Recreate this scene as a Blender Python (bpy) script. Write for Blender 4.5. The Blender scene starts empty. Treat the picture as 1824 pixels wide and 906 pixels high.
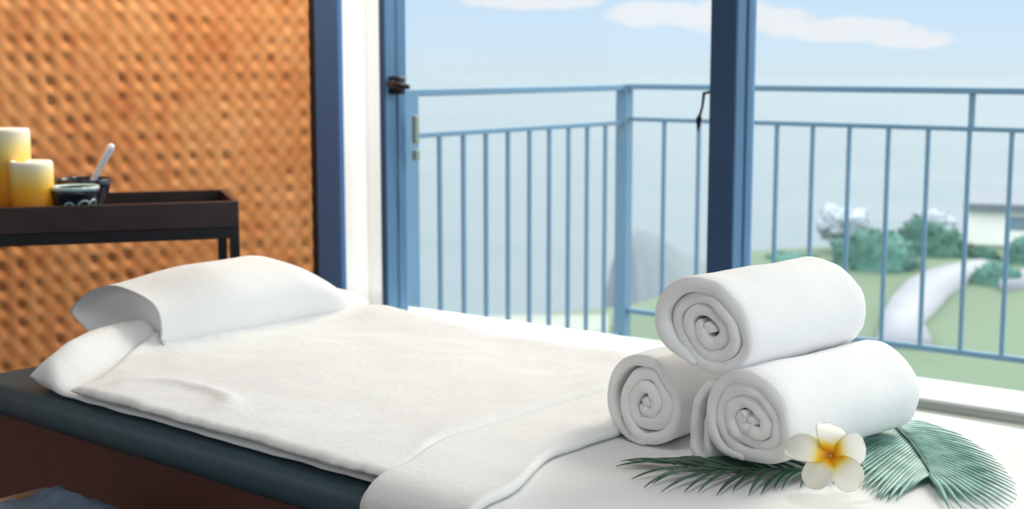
import bpy, bmesh, math, random
from mathutils import Vector, Matrix, noise
from math import sin, cos, pi, radians, sqrt, atan2

random.seed(7)
S = bpy.context.scene
COL = S.collection

# ------------------------------------------------------------------ camera
F_PX, CX, CY = 2490.0, 912.0, 453.0
PITCH, YAW, EYE = math.atan(343 / 2490.0), radians(37.3), 1.22
cam_d = bpy.data.cameras.new('camera')
cam_d.lens = F_PX / 1824 * 36.0
cam_d.clip_start, cam_d.clip_end = 0.05, 6000
cam = bpy.data.objects.new('camera', cam_d)
COL.objects.link(cam)
cam.location = (0, 0, EYE)
cam.rotation_euler = (pi / 2 - PITCH, 0, YAW)
cam_d.dof.use_dof = True
cam_d.dof.focus_distance = 1.93
cam_d.dof.aperture_fstop = 6.0
S.camera = cam

# ------------------------------------------------------------------ exposure
S.view_settings.view_transform = 'Standard'
S.view_settings.look = 'None'
S.view_settings.exposure = 0.0
S.view_settings.gamma = 1.0
S.view_settings.use_curve_mapping = False
try:
    S.cycles.use_denoising = True
    S.cycles.max_bounces = 10
    S.cycles.transparent_max_bounces = 16
    S.cycles.sample_clamp_indirect = 6.0
except Exception:
    pass

SKY_GAIN = 3.3       # brightness of the high hazy sky
SUN_POWER = 1.75
SUN_EL, SUN_AZ = radians(39), radians(8)   # azimuth from +Y (through the windows) towards +X


def lin(r, g, b):
    def c(v):
        v /= 255.0
        return v / 12.92 if v <= 0.04045 else ((v + 0.055) / 1.055) ** 2.4
    return (c(r), c(g), c(b), 1.0)


# ------------------------------------------------------------------ node helper
class NT:
    def __init__(self, tree):
        self.t = tree

    def n(self, kind, **kw):
        x = self.t.nodes.new(kind)
        ins = kw.pop('ins', {})
        for k, v in kw.items():
            setattr(x, k, v)
        for k, v in ins.items():
            s = x.inputs[k]
            if isinstance(v, bpy.types.NodeSocket):
                self.t.links.new(v, s)
            else:
                s.default_value = v
        return x

    def math(self, op, a, b=0.0, c=0.0, clamp=False):
        x = self.n('ShaderNodeMath', operation=op, use_clamp=clamp)
        for i, v in enumerate((a, b, c)):
            if isinstance(v, bpy.types.NodeSocket):
                self.t.links.new(v, x.inputs[i])
            else:
                x.inputs[i].default_value = v
        return x.outputs[0]

    def smooth(self, v, a, b, lo=0.0, hi=1.0):
        x = self.n('ShaderNodeMapRange', interpolation_type='SMOOTHSTEP')
        self.t.links.new(v, x.inputs['Value'])
        x.inputs['From Min'].default_value = a
        x.inputs['From Max'].default_value = b
        x.inputs['To Min'].default_value = lo
        x.inputs['To Max'].default_value = hi
        return x.outputs[0]

    def mix(self, f, a, b, blend='MIX'):
        x = self.n('ShaderNodeMix', data_type='RGBA', blend_type=blend)
        for k, v in ((0, f), (6, a), (7, b)):
            if isinstance(v, bpy.types.NodeSocket):
                self.t.links.new(v, x.inputs[k])
            else:
                x.inputs[k].default_value = v
        return x.outputs[2]

    def ramp(self, f, stops):
        x = self.n('ShaderNodeValToRGB')
        r = x.color_ramp
        while len(r.elements) < len(stops):
            r.elements.new(0.5)
        for e, (p, c) in zip(r.elements, stops):
            e.position = p
            e.color = c
        self.t.links.new(f, x.inputs[0])
        return x.outputs[0]


# ------------------------------------------------------------------ world: hazy daylight sky with a low cloud bank
def build_world():
    w = bpy.data.worlds.new('sky')
    S.world = w
    w.use_nodes = True
    t = w.node_tree
    t.nodes.clear()
    N = NT(t)
    tc = N.n('ShaderNodeTexCoord')
    sep = N.n('ShaderNodeSeparateXYZ', ins={0: tc.outputs['Generated']})
    x, y, z = sep.outputs
    az = N.math('ARCTAN2', x, y)
    el = N.math('ARCSINE', z)
    eld = N.math('MULTIPLY', el, 180 / pi)
    grad = N.ramp(N.math('MULTIPLY', N.math('ADD', eld, 0.8), 1 / 4.0, clamp=True),
                  [(0.0, lin(218, 236, 245)), (0.12, lin(219, 236, 246)), (0.42, lin(215, 236, 254)), (1.0, lin(205, 231, 255))])
    # clouds close to the horizon
    azd = N.math('MULTIPLY', az, 180 / pi)
    vec = N.n('ShaderNodeCombineXYZ', ins={0: N.math('MULTIPLY', azd, 0.55), 1: N.math('MULTIPLY', eld, 1.5), 2: 0.3})
    ns = N.n('ShaderNodeTexNoise', ins={'Vector': vec.outputs[0], 'Scale': 1.25, 'Detail': 5.0, 'Roughness': 0.55})
    vec2 = N.n('ShaderNodeCombineXYZ', ins={0: N.math('MULTIPLY', azd, 0.16), 1: N.math('MULTIPLY', eld, 0.35), 2: 4.3})
    ns2 = N.n('ShaderNodeTexNoise', ins={'Vector': vec2.outputs[0], 'Scale': 1.0, 'Detail': 3.0})

    def blob(a0, e0, ra, re):
        da = N.math('DIVIDE', N.math('SUBTRACT', azd, a0), ra)
        de = N.math('DIVIDE', N.math('SUBTRACT', eld, e0), re)
        d = N.math('ADD', N.math('MULTIPLY', da, da), N.math('MULTIPLY', de, de))
        return N.smooth(d, 0.0, 1.0, 1.0, 0.0)
    # direction angles (degrees) of the cloud banks
    m = blob(-28.5, 1.75, 4.0, 0.95)
    for b in ((-24.2, 1.25, 4.4, 0.75), (-21.6, 0.85, 2.6, 0.5), (-36.5, 2.45, 4.2, 0.55), (-31.5, 1.9, 3.2, 0.8), (-26.5, 1.6, 2.2, 0.85),
              (-46, 3.2, 8.0, 0.7), (-8, 2.2, 8.0, 1.2), (20, 3.0, 14.0, 2.0)):
        m = N.math('MAXIMUM', m, blob(*b))
    dens = N.smooth(N.math('ADD', N.math('MULTIPLY', ns.outputs['Fac'], 1.1), N.math('MULTIPLY', m, 0.85)), 0.88, 1.28)
    sky = N.mix(dens, grad, lin(243, 246, 251))
    # the sky above the picture: bright thin cloud
    high = N.smooth(eld, 4.0, 22.0)
    hi_col = N.mix(N.math('MULTIPLY', ns2.outputs['Fac'], 1.0), (0.88, 0.93, 0.98, 1), (0.99, 0.98, 0.95, 1))
    strength = N.math('ADD', 1.0, N.math('MULTIPLY', high, SKY_GAIN - 1.0))
    colr = N.mix(high, sky, hi_col)
    bg = N.n('ShaderNodeBackground', ins={'Color': colr, 'Strength': strength})
    out = N.n('ShaderNodeOutputWorld', ins={'Surface': bg.outputs[0]})


build_world()
sd = bpy.data.lights.new('sun', 'SUN')
sd.energy = SUN_POWER
sd.angle = radians(24)
sd.color = (1.0, 0.89, 0.70)
sun = bpy.data.objects.new('sun', sd)
COL.objects.link(sun)
sdir = Vector((sin(SUN_AZ) * cos(SUN_EL), cos(SUN_AZ) * cos(SUN_EL), sin(SUN_EL)))
sun.rotation_euler = sdir.to_track_quat('Z', 'Y').to_euler()
sun.location = (2, 8, 8)

# ------------------------------------------------------------------ measuring helper: a photo point on a plane of the place
_fw = Vector((-sin(YAW) * cos(PITCH), cos(YAW) * cos(PITCH), -sin(PITCH)))
_rt = Vector((cos(YAW), sin(YAW), 0))
_up = _rt.cross(_fw)
_eye = Vector((0, 0, EYE))


def at(px, py, axis, v):
    d = _fw * F_PX + _rt * (px - CX) + _up * (CY - py)
    return _eye + d * ((v - _eye[axis]) / d[axis])


# ------------------------------------------------------------------ object helpers
def empty(name, loc, label=None, cat=None, group=None, kind=None):
    o = bpy.data.objects.new(name, None)
    COL.objects.link(o)
    o.location = loc
    o.empty_display_size = 0.05
    return tag(o, label, cat, group, kind)


def tag(o, label=None, cat=None, group=None, kind=None):
    if label: o['label'] = label
    if cat: o['category'] = cat
    if group: o['group'] = group
    if kind: o['kind'] = kind
    return o


def wloc(o):
    v = Vector(o.location)
    while o.parent:
        o = o.parent
        v += Vector(o.location)
    return v


def mk(name, verts, faces, mat, parent=None, smooth=True, sub=0, origin='base', normals=True):
    """World-space verts -> ONE mesh object (origin at its parent, or at its own base centre)."""
    vs = [Vector(v) for v in verts]
    if parent is not None:
        off = wloc(parent)
        loc = Vector((0, 0, 0))
    else:
        lo = Vector((min(v.x for v in vs), min(v.y for v in vs), min(v.z for v in vs)))
        hi = Vector((max(v.x for v in vs), max(v.y for v in vs), max(v.z for v in vs)))
        off = Vector(((lo.x + hi.x) / 2, (lo.y + hi.y) / 2, lo.z))
        loc = off
    me = bpy.data.meshes.new(name)
    me.from_pydata([v - off for v in vs], [], faces)
    me.validate()
    if normals:
        bm = bmesh.new()
        bm.from_mesh(me)
        bmesh.ops.recalc_face_normals(bm, faces=bm.faces)
        bm.to_mesh(me)
        bm.free()
    me.polygons.foreach_set('use_smooth', [smooth] * len(me.polygons))
    me.update()
    o = bpy.data.objects.new(name, me)
    COL.objects.link(o)
    o.location = loc
    if parent is not None:
        o.parent = parent
    if mat is not None:
        me.materials.append(mat)
    if sub:
        md = o.modifiers.new('sub', 'SUBSURF')
        md.levels = md.render_levels = sub
    return o


class MB:
    """Collects shapes (world space) and builds them as one mesh."""
    def __init__(self):
        self.v, self.f = [], []

    def add(self, vs, fs):
        n = len(self.v)
        self.v += [Vector(v) for v in vs]
        self.f += [tuple(i + n for i in f) for f in fs]
        return self

    def box(self, x0, x1, y0, y1, z0, z1, bev=0.0, M=None, seg=2):
        bm = bmesh.new()
        bmesh.ops.create_cube(bm, size=1.0)
        for v in bm.verts:
            v.co = Vector((x0 + (v.co.x + .5) * (x1 - x0), y0 + (v.co.y + .5) * (y1 - y0), z0 + (v.co.z + .5) * (z1 - z0)))
        if bev > 0:
            bmesh.ops.bevel(bm, geom=list(bm.edges), offset=bev, segments=seg, affect='EDGES', profile=0.5)
        bm.verts.index_update()
        vs = [(M @ v.co if M else v.co.copy()) for v in bm.verts]
        fs = [tuple(v.index for v in f.verts) for f in bm.faces]
        bm.free()
        return self.add(vs, fs)

    def tube(self, pts, rad, n=10, flat=None):
        pts = [Vector(p) for p in pts]
        rs = rad if isinstance(rad, (list, tuple)) else [rad] * len(pts)
        rings = []
        for i, p in enumerate(pts):
            d = (pts[min(i + 1, len(pts) - 1)] - pts[max(i - 1, 0)]).normalized()
            a = d.cross(Vector((0, 0, 1)))
            if a.length < 1e-3:
                a = d.cross(Vector((1, 0, 0)))
            a.normalize()
            b = a.cross(d).normalized()
            rings.append([p + (a * cos(2 * pi * k / n) + b * sin(2 * pi * k / n)) * rs[i] for k in range(n)])
        vs = [v for r in rings for v in r]
        fs = []
        for i in range(len(rings) - 1):
            for k in range(n):
                fs.append((i * n + k, i * n + (k + 1) % n, (i + 1) * n + (k + 1) % n, (i + 1) * n + k))
        fs.append(tuple(range(n))[::-1])
        fs.append(tuple((len(rings) - 1) * n + k for k in range(n)))
        return self.add(vs, fs)

    def lathe(self, c, prof, n=40):
        """prof: (radius, z) pairs; closed at both ends if the radius is ~0."""
        vs, fs = [], []
        for r, z in prof:
            for k in range(n):
                a = 2 * pi * k / n
                vs.append((c[0] + r * cos(a), c[1] + r * sin(a), c[2] + z))
        for i in range(len(prof) - 1):
            for k in range(n):
                fs.append((i * n + k, i * n + (k + 1) % n, (i + 1) * n + (k + 1) % n, (i + 1) * n + k))
        fs.append(tuple(range(n))[::-1])
        fs.append(tuple((len(prof) - 1) * n + k for k in range(n)))
        return self.add(vs, fs)

    def build(self, name, mat, parent=None, smooth=False, **k):
        o = mk(name, self.v, self.f, mat, parent, smooth, **k)
        return o


def sstep(a, b, x):
    t = max(0.0, min(1.0, (x - a) / (b - a)))
    return t * t * (3 - 2 * t)


def lerp(a, b, t):
    return a + (b - a) * t


def nz(x, y, z=0.0):
    return noise.noise(Vector((x, y, z)))


# ------------------------------------------------------------------ materials
def mat(name, color, rough=0.6, metal=0.0, bump=None, var=None, spec=None, sheen=None, trans=0.0, coat=0.0):
    m = bpy.data.materials.new(name)
    m.use_nodes = True
    t = m.node_tree
    N = NT(t)
    b = t.nodes['Principled BSDF']
    b.inputs['Base Color'].default_value = color
    b.inputs['Roughness'].default_value = rough
    b.inputs['Metallic'].default_value = metal
    if spec is not None: b.inputs['Specular IOR Level'].default_value = spec
    if sheen: b.inputs['Sheen Weight'].default_value = sheen
    if coat: b.inputs['Coat Weight'].default_value = coat
    tc = N.n('ShaderNodeTexCoord')
    if var:                                   # (scale, amount): tonal mottling of the stuff itself
        ns = N.n('ShaderNodeTexNoise', ins={'Vector': tc.outputs['Object'], 'Scale': var[0], 'Detail': 4.0})
        lo = tuple(c * (1 - var[1]) for c in color[:3]) + (1,)
        hi = tuple(min(1, c * (1 + var[1])) for c in color[:3]) + (1,)
        t.links.new(N.mix(N.smooth(ns.outputs['Fac'], 0.3, 0.7), lo, hi), b.inputs['Base Color'])
    if bump:                                  # list of (scale, strength, distance)
        nrm = None
        for sc, st, di in bump:
            ns = N.n('ShaderNodeTexNoise', ins={'Vector': tc.outputs['Object'], 'Scale': sc, 'Detail': 3.0})
            bp = N.n('ShaderNodeBump', ins={'Height': ns.outputs['Fac'], 'Strength': st, 'Distance': di})
            if nrm is not None:
                t.links.new(nrm, bp.inputs['Normal'])
            nrm = bp.outputs[0]
        t.links.new(nrm, b.inputs['Normal'])
    if trans:
        tr = N.n('ShaderNodeBsdfTranslucent', ins={'Color': color})
        mx = N.n('ShaderNodeMixShader', ins={0: trans, 1: b.outputs[0], 2: tr.outputs[0]})
        t.links.new(mx.outputs[0], t.nodes['Material Output'].inputs['Surface'])
    return m


M_TERRY = mat('terry_white', (0.86, 0.86, 0.855, 1), 0.95, bump=[(55, 0.35, 0.004), (420, 0.5, 0.0012)], spec=0.1, sheen=0.25)
M_ROLL = mat('towel_white', (0.87, 0.87, 0.865, 1), 0.95, bump=[(45, 0.25, 0.004), (500, 0.45, 0.001)], spec=0.1, sheen=0.25)
M_LINEN = mat('linen_white', (0.85, 0.85, 0.85, 1), 0.9, bump=[(18, 0.25, 0.006), (700, 0.2, 0.0006)], spec=0.15)
M_PILLOW = mat('pillow_white', (0.86, 0.86, 0.86, 1), 0.95, bump=[(14, 0.25, 0.008), (350, 0.35, 0.001)], spec=0.1, sheen=0.2)
M_VINYL = mat('navy_vinyl', lin(60, 82, 92), 0.5, bump=[(160, 0.12, 0.001)], spec=0.3)
M_CABINET = mat('dark_brown_panel', lin(98, 60, 52), 0.6, var=(3, 0.08), spec=0.25)
M_FRAME = mat('slate_blue_frame', lin(92, 136, 176), 0.38, var=(2, 0.04))
M_RAIL = mat('blue_grey_paint', lin(104, 140, 166), 0.5)
M_FRAME_SHADED = mat('slate_blue_shaded', lin(48, 86, 128), 0.5)  # darker copy of the frame blue, for faces in backlit shade
M_SLATETRIM = mat('slate_trim', lin(62, 106, 160), 0.5)
M_BLACKTRIM = mat('black_gasket', lin(18, 20, 26), 0.6)
M_IRON = mat('dark_iron', lin(24, 30, 40), 0.4, metal=0.3)
M_PAINT = mat('white_paint', (0.84, 0.85, 0.85, 1), 0.55, bump=[(60, 0.05, 0.001)])
M_SILL = mat('white_stone_sill', (0.86, 0.88, 0.9, 1), 0.4)
M_CEIL = mat('ceiling_white', (0.85, 0.85, 0.83, 1), 0.9)
M_SHEER = mat('sheer_white', (0.93, 0.93, 0.92, 1), 0.9, trans=0.8)
M_WALNUT = mat('dark_walnut', lin(48, 32, 30), 0.45, var=(14, 0.25))
M_BLACKMETAL = mat('black_metal', lin(16, 20, 28), 0.45, metal=0.2)
M_GLAZE = mat('dark_glaze', lin(26, 34, 50), 0.18, spec=0.6, var=(20, 0.3))
M_WICK = mat('wick', lin(60, 50, 40), 0.9)
M_SLATECLOTH = mat('slate_blue_cloth', lin(66, 84, 106), 0.9, bump=[(40, 0.5, 0.006), (300, 0.4, 0.001)], var=(9, 0.3))
M_LAWN = mat('lawn', lin(92, 112, 90), 0.9, var=(0.12, 0.16))
M_PATHM = mat('pale_paving', lin(140, 143, 150), 0.9, var=(0.3, 0.05))
M_ROCK = mat('grey_headland', lin(108, 118, 124), 0.95, var=(0.25, 0.12))  # distance haze greyed into the rock's base colour
M_SLAB = mat('balcony_concrete', lin(138, 146, 138), 0.85, var=(2, 0.05))
M_BWALL = mat('render_white', lin(235, 235, 232), 0.8)
M_BROOF = mat('grey_roof', lin(100, 110, 120), 0.7)
M_BGLASS = mat('dim_window', lin(120, 140, 158), 0.2)


def glass():
    m = bpy.data.materials.new('clear_pane')
    m.use_nodes = True
    t = m.node_tree
    t.nodes.clear()
    N = NT(t)
    tr = N.n('ShaderNodeBsdfTransparent', ins={'Color': (0.97, 0.985, 0.985, 1)})
    gl = N.n('ShaderNodeBsdfGlossy', ins={'Color': (1, 1, 1, 1), 'Roughness': 0.02})
    fr = N.n('ShaderNodeFresnel', ins={'IOR': 1.2})
    mx = N.n('ShaderNodeMixShader', ins={0: fr.outputs[0], 1: tr.outputs[0], 2: gl.outputs[0]})
    N.n('ShaderNodeOutputMaterial', ins={'Surface': mx.outputs[0]})
    return m


M_GLASS = glass()


def wood_floor():
    m = mat('dark_plank_floor', lin(58, 36, 30), 0.5)
    N = NT(m.node_tree)
    b = m.node_tree.nodes['Principled BSDF']
    tc = N.n('ShaderNodeTexCoord')
    br = N.n('ShaderNodeTexBrick', ins={'Vector': tc.outputs['Object'], 'Scale': 1.0, 'Color1': lin(66, 40, 32), 'Color2': lin(50, 30, 26), 'Mortar': lin(24, 14, 12),
                                        'Mortar Size': 0.004, 'Brick Width': 1.2, 'Row Height': 0.14})
    m.node_tree.links.new(br.outputs['Color'], b.inputs['Base Color'])
    return m


M_FLOOR = wood_floor()


def woven_mat():
    m = mat('woven_rattan', lin(206, 142, 86), 0.55, spec=0.3)
    N = NT(m.node_tree)
    b = m.node_tree.nodes['Principled BSDF']
    tc = N.n('ShaderNodeTexCoord')
    big = N.n('ShaderNodeTexNoise', ins={'Vector': tc.outputs['Object'], 'Scale': 3.0, 'Detail': 2.0})
    fine = N.n('ShaderNodeTexNoise', ins={'Vector': tc.outputs['Object'], 'Scale': 17.0, 'Detail': 3.0})
    c = N.ramp(N.math('ADD', N.math('MULTIPLY', big.outputs['Fac'], 0.45), N.math('MULTIPLY', fine.outputs['Fac'], 0.55)),
               [(0.30, lin(200, 122, 72)), (0.5, lin(216, 148, 92)), (0.70, lin(228, 168, 112))])
    m.node_tree.links.new(c, b.inputs['Base Color'])
    return m


M_WOVEN = woven_mat()


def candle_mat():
    """Candle glow painted into the wax colour: amber at the foot, ivory at the top (height measured from the candle's foot)."""
    m = mat('glow_painted_wax', lin(245, 230, 190), 0.45)
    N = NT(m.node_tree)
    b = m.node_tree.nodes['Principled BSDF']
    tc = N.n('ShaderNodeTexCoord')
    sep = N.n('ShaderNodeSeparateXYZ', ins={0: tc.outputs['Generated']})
    c = N.ramp(sep.outputs[2], [(0.0, lin(196, 100, 10)), (0.25, lin(236, 140, 16)), (0.55, lin(252, 188, 36)), (0.8, lin(250, 228, 150)), (1.0, lin(252, 250, 240))])  # amber stops stand for the glow inside the candle
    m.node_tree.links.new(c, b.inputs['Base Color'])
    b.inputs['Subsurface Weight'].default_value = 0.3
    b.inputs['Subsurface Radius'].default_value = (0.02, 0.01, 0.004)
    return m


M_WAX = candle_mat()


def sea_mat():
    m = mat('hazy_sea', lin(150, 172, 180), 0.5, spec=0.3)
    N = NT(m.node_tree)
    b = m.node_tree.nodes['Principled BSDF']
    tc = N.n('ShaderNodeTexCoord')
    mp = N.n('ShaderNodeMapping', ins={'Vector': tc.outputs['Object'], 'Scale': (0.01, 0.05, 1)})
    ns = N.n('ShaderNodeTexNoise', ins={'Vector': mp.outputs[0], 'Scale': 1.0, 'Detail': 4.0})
    c = N.ramp(ns.outputs['Fac'], [(0.3, lin(86, 104, 110)), (0.7, lin(96, 108, 116))])  # haze over the water put into its grey-blue base colour
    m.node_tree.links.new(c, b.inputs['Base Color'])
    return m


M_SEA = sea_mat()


def leafy(name, c1, c2, trans=0.35, rough=0.5):
    m = mat(name, c1, rough)
    N = NT(m.node_tree)
    t = m.node_tree
    b = t.nodes['Principled BSDF']
    tc = N.n('ShaderNodeTexCoord')
    ns = N.n('ShaderNodeTexNoise', ins={'Vector': tc.outputs['Object'], 'Scale': 30.0, 'Detail': 2.0})
    c = N.mix(N.smooth(ns.outputs['Fac'], 0.35, 0.65), c1, c2)
    t.links.new(c, b.inputs['Base Color'])
    tr = N.n('ShaderNodeBsdfTranslucent', ins={'Color': c})
    mx = N.n('ShaderNodeMixShader', ins={0: trans, 1: b.outputs[0], 2: tr.outputs[0]})
    t.links.new(mx.outputs[0], t.nodes['Material Output'].inputs['Surface'])
    return m


M_LEAF_DARK = leafy('palm_dark_green', lin(48, 84, 64), lin(84, 120, 98), 0.2, 0.35)
M_LEAF_PALE = leafy('palm_teal_green', lin(122, 174, 160), lin(172, 214, 204), 0.3, 0.35)
M_BUSH = mat('bush_green', lin(74, 114, 104), 0.9, var=(0.9, 0.3))  # haze over the far bushes mixed into both greens as teal
M_BUSH_D = mat('bush_deep_green', lin(62, 98, 86), 0.9, var=(0.9, 0.3))
M_TREE_G = mat('tree_grey_mauve', lin(168, 178, 186), 0.95, var=(0.8, 0.15))  # pale grey haze put into the crown colour of the far trees
M_BARK = mat('bark', lin(130, 130, 130), 0.9)


def petal_mat():
    m = mat('plumeria_petal', lin(250, 248, 238), 0.5)
    N = NT(m.node_tree)
    t = m.node_tree
    b = t.nodes['Principled BSDF']
    uv = N.n('ShaderNodeAttribute', attribute_name='along')
    c = N.ramp(uv.outputs['Fac'], [(0.0, lin(210, 120, 0)), (0.12, lin(236, 164, 0)), (0.24, lin(252, 214, 40)), (0.36, lin(252, 244, 196)), (0.5, lin(251, 249, 240))])
    t.links.new(c, b.inputs['Base Color'])
    tr = N.n('ShaderNodeBsdfTranslucent', ins={'Color': c})
    mx = N.n('ShaderNodeMixShader', ins={0: 0.25, 1: b.outputs[0], 2: tr.outputs[0]})
    t.links.new(mx.outputs[0], t.nodes['Material Output'].inputs['Surface'])
    return m


M_PETAL = petal_mat()

# =================================================================== SETTING
W0 = 3.4                     # inner face of the window wall
ZC = 3.0


def struct(o):
    o['kind'] = 'structure'
    return o


struct(MB().box(-4.9, 2.6, -1.6, 3.62, -0.12, 0.0).build('floor', M_FLOOR))
struct(MB().box(-4.9, 2.6, -1.6, 3.62, ZC, ZC + 0.12).build('ceiling', M_CEIL))

# woven wall: real over-and-under weave, one mesh
WA = Vector((-3.452, 3.40, 0))
WD = Vector((-0.332, -0.943, 0)).normalized()       # along the wall, away from the windows
WN = Vector((0.943, -0.332, 0)).normalized()        # into the room


def woven_wall():
    cu, cv = 0.0565, 0.0625
    L = 3.9
    nu, nv = int(L / cu * 7), int(ZC / cv * 7)
    vs, fs = [], []
    for j in range(nv + 1):
        z = ZC * j / nv
        for i in range(nu + 1):
            s = L * i / nu
            u, v = s / cu, z / cv
            ui, vi = math.floor(u), math.floor(v)
            wob = 0.09 * sin(2 * pi * v) + 0.10 * nz(u * 0.35, v * 0.35)
            a = 0.5 + 0.5 * cos(2 * pi * (u + wob - 0.10 * sin(2 * pi * v)))
            b = 0.5 + 0.5 * cos(2 * pi * (v + 0.06 * sin(2 * pi * u) + 0.12 * nz(u * 0.4, v * 0.4, 5)))
            amp = max(0.10, 0.62 + 1.3 * nz(u * 0.7, v * 0.7, 2.5))
            gap = ((1 - a) * (1 - b)) ** 1.1
            h = 0.010 - 0.0062 * amp * gap - 0.0022 * (1 - a) + 0.0035 * a * (1 - b) + 0.0035 * (1 - a) * b * (0.6 + 1.2 * max(0, 0.5 + nz(ui * 0.7, vi * 0.7, 9)))
            vs.append(WA + WD * s + WN * (h - 0.012) + Vector((0, 0, z)))
    r = nu + 1
    for j in range(nv):
        for i in range(nu):
            fs.append((j * r + i, j * r + i + 1, (j + 1) * r + i + 1, (j + 1) * r + i))
    n = len(vs)
    back = [WA - WN * 0.12, WA + WD * L - WN * 0.12]
    vs += [back[0], back[1], back[1] + Vector((0, 0, ZC)), back[0] + Vector((0, 0, ZC))]
    fs.append((n, n + 3, n + 2, n + 1))
    fs.append(tuple([n + 1, n] + list(range(0, r))))
    fs.append(tuple([n + 3, n + 2] + [nv * r + i for i in range(nu, -1, -1)]))
    fs.append(tuple([n, n + 3] + [j * r for j in range(nv, -1, -1)]))
    fs.append(tuple([n + 2, n + 1] + [j * r + nu for j in range(0, nv + 1)]))
    return mk('wall_left', vs, fs, M_WOVEN, normals=True)


struct(woven_wall())
struct(MB().box(-4.9, 2.6, -1.72, -1.6, 0.0, ZC).build('wall_back', mat('taupe_paint', lin(232, 228, 220), 0.8)))

# window wall: low parapet, sill, lintel
ZS = 0.375
struct(MB().box(-3.50, 2.6, W0 + 0.0, W0 + 0.16, 0.0, ZS - 0.01).build('wall_window', mat('grey_green_paint', lin(226, 234, 226), 0.7)))
struct(MB().box(-3.31, 2.6, W0 - 0.012, W0 + 0.21, ZS - 0.01, ZS, bev=0.003).build('trim_1', M_SILL))
struct(MB().box(-3.50, 2.6, W0, W0 + 0.16, 2.78, ZC).build('wall_lintel', M_PAINT))
struct(MB().box(-3.31, 2.6, 3.06, W0, 0.0, 0.350, bev=0.004).build('trim_4', mat('grey_green_ledge', lin(182, 192, 182), 0.7)))
# dark slate post closing the woven wall
t2 = MB().box(-3.428, -3.316, W0 - 0.004, W0 + 0.02, 0.0, 2.78, bev=0.004).build('trim_2', M_SLATETRIM)
struct(t2)
struct(MB().box(-3.458, -3.428, W0 - 0.003, W0 + 0.02, 0.0, 2.78, bev=0.003).build('trim_3', M_BLACKTRIM))

# added lamps, out of view, brightening the woven wall and the front linen
def added_lamp(x, y, tx, ty, tz, watts, label='added unseen ceiling lamp brightening the woven wall', group='added lamps by the woven wall', colr=(1.0, 0.86, 0.70)):
    root = empty('added_light', (x, y, ZC - 0.02), label, 'added light', group)
    MB().lathe((x, y, ZC - 0.012), [(0.045, 0.012), (0.045, 0.0), (0.06, -0.004), (0.07, 0.0), (0.07, 0.012)], 32).build('trim_ring', M_PAINT, root, smooth=True)
    l = bpy.data.lights.new('lamp', 'SPOT')
    l.energy = watts
    l.color = colr
    l.spot_size = radians(105)
    l.spot_blend = 1.0
    l.shadow_soft_size = 0.06
    o = bpy.data.objects.new('lamp', l)
    COL.objects.link(o)
    o.parent = root
    o.location = (0, 0, -0.02)
    o.rotation_euler = (Vector((x, y, ZC - 0.04)) - Vector((tx, ty, tz))).to_track_quat('Z', 'Y').to_euler()


added_lamp(-2.75, 3.0, -3.5, 3.05, 0.9, 210)
added_lamp(-3.00, 2.10, -3.85, 2.1, 0.8, 20)
added_lamp(-0.55, 0.75, -0.9, 1.55, 0.7, 34, 'added unseen ceiling lamp brightening the foot of the massage table', None, (0.96, 0.98, 1.0))

# sheer white curtain over the narrow side light
def curtain():
    root = empty('curtain', (-3.215, W0 + 0.01, 0.39), 'narrow sheer white curtain glowing with daylight between dark post and blue window frame', 'curtain')
    vs, fs = [], []
    nx, nzv = 60, 24
    for k, th in ((0, 0.0), (1, 0.004)):
        for j in range(nzv + 1):
            z = 0.38 + (2.77 - 0.38) * j / nzv
            for i in range(nx + 1):
                s = i / nx
                x = -3.314 + 0.18 * s
                y = W0 + 0.004 + 0.012 * cos(2 * pi * s * 2.0) + 0.004 * nz(s * 5, z * 0.6) + th
                # a deep fold near the middle
                y += 0.02 * math.exp(-((s - 0.52) / 0.06) ** 2)
                vs.append((x, y, z))
    r, m = nx + 1, (nx + 1) * (nzv + 1)
    for j in range(nzv):
        for i in range(nx):
            a = j * r + i
            fs.append((a, a + 1, a + r + 1, a + r))
            fs.append((m + a, m + a + r, m + a + r + 1, m + a + 1))
    for j in range(nzv):
        fs.append((j * r, (j + 1) * r, m + (j + 1) * r, m + j * r))
        fs.append((j * r + nx, m + j * r + nx, m + (j + 1) * r + nx, (j + 1) * r + nx))
    for i in range(nx):
        fs.append((i, m + i, m + i + 1, i + 1))
        fs.append((nzv * r + i, nzv * r + i + 1, m + nzv * r + i + 1, m + nzv * r + i))
    mk('fabric_panel', vs, fs, M_SHEER, root)
    MB().tube([(-3.312, W0 + 0.012, 2.765), (-3.134, W0 + 0.012, 2.765)], 0.008).build('rod', M_IRON, root, smooth=True)
    return root


curtain()


# windows: slate-blue frames with panes
def window(name, xl, xr, wl, dl, label_jamb):
    """xl: left outer edge of the opening's left stile, stile width wl, depth dl"""
    root = empty(name, ((xl + xr) / 2, W0 + 0.05, ZS), None, None, None, 'structure')
    f = MB()
    f.box(xl, xl + wl, W0, W0 + dl * 0.45, ZS, 2.78, bev=0.003)
    f.box(xl + 0.006, xl + wl - 0.004, W0 + dl * 0.45, W0 + dl * 0.58, ZS, 2.78)
    f.box(xl + 0.0, xl + wl + 0.002, W0 + dl * 0.58, W0 + dl, ZS, 2.78, bev=0.003)
    f.box(xl, xr, W0, W0 + dl, 2.72, 2.78, bev=0.003)
    f.build('frame', M_FRAME, root)
    MB().box(xl + wl, xr, W0 + 0.085, W0 + 0.091, ZS, 2.72).build('pane', M_GLASS, root)
    return root


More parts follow.
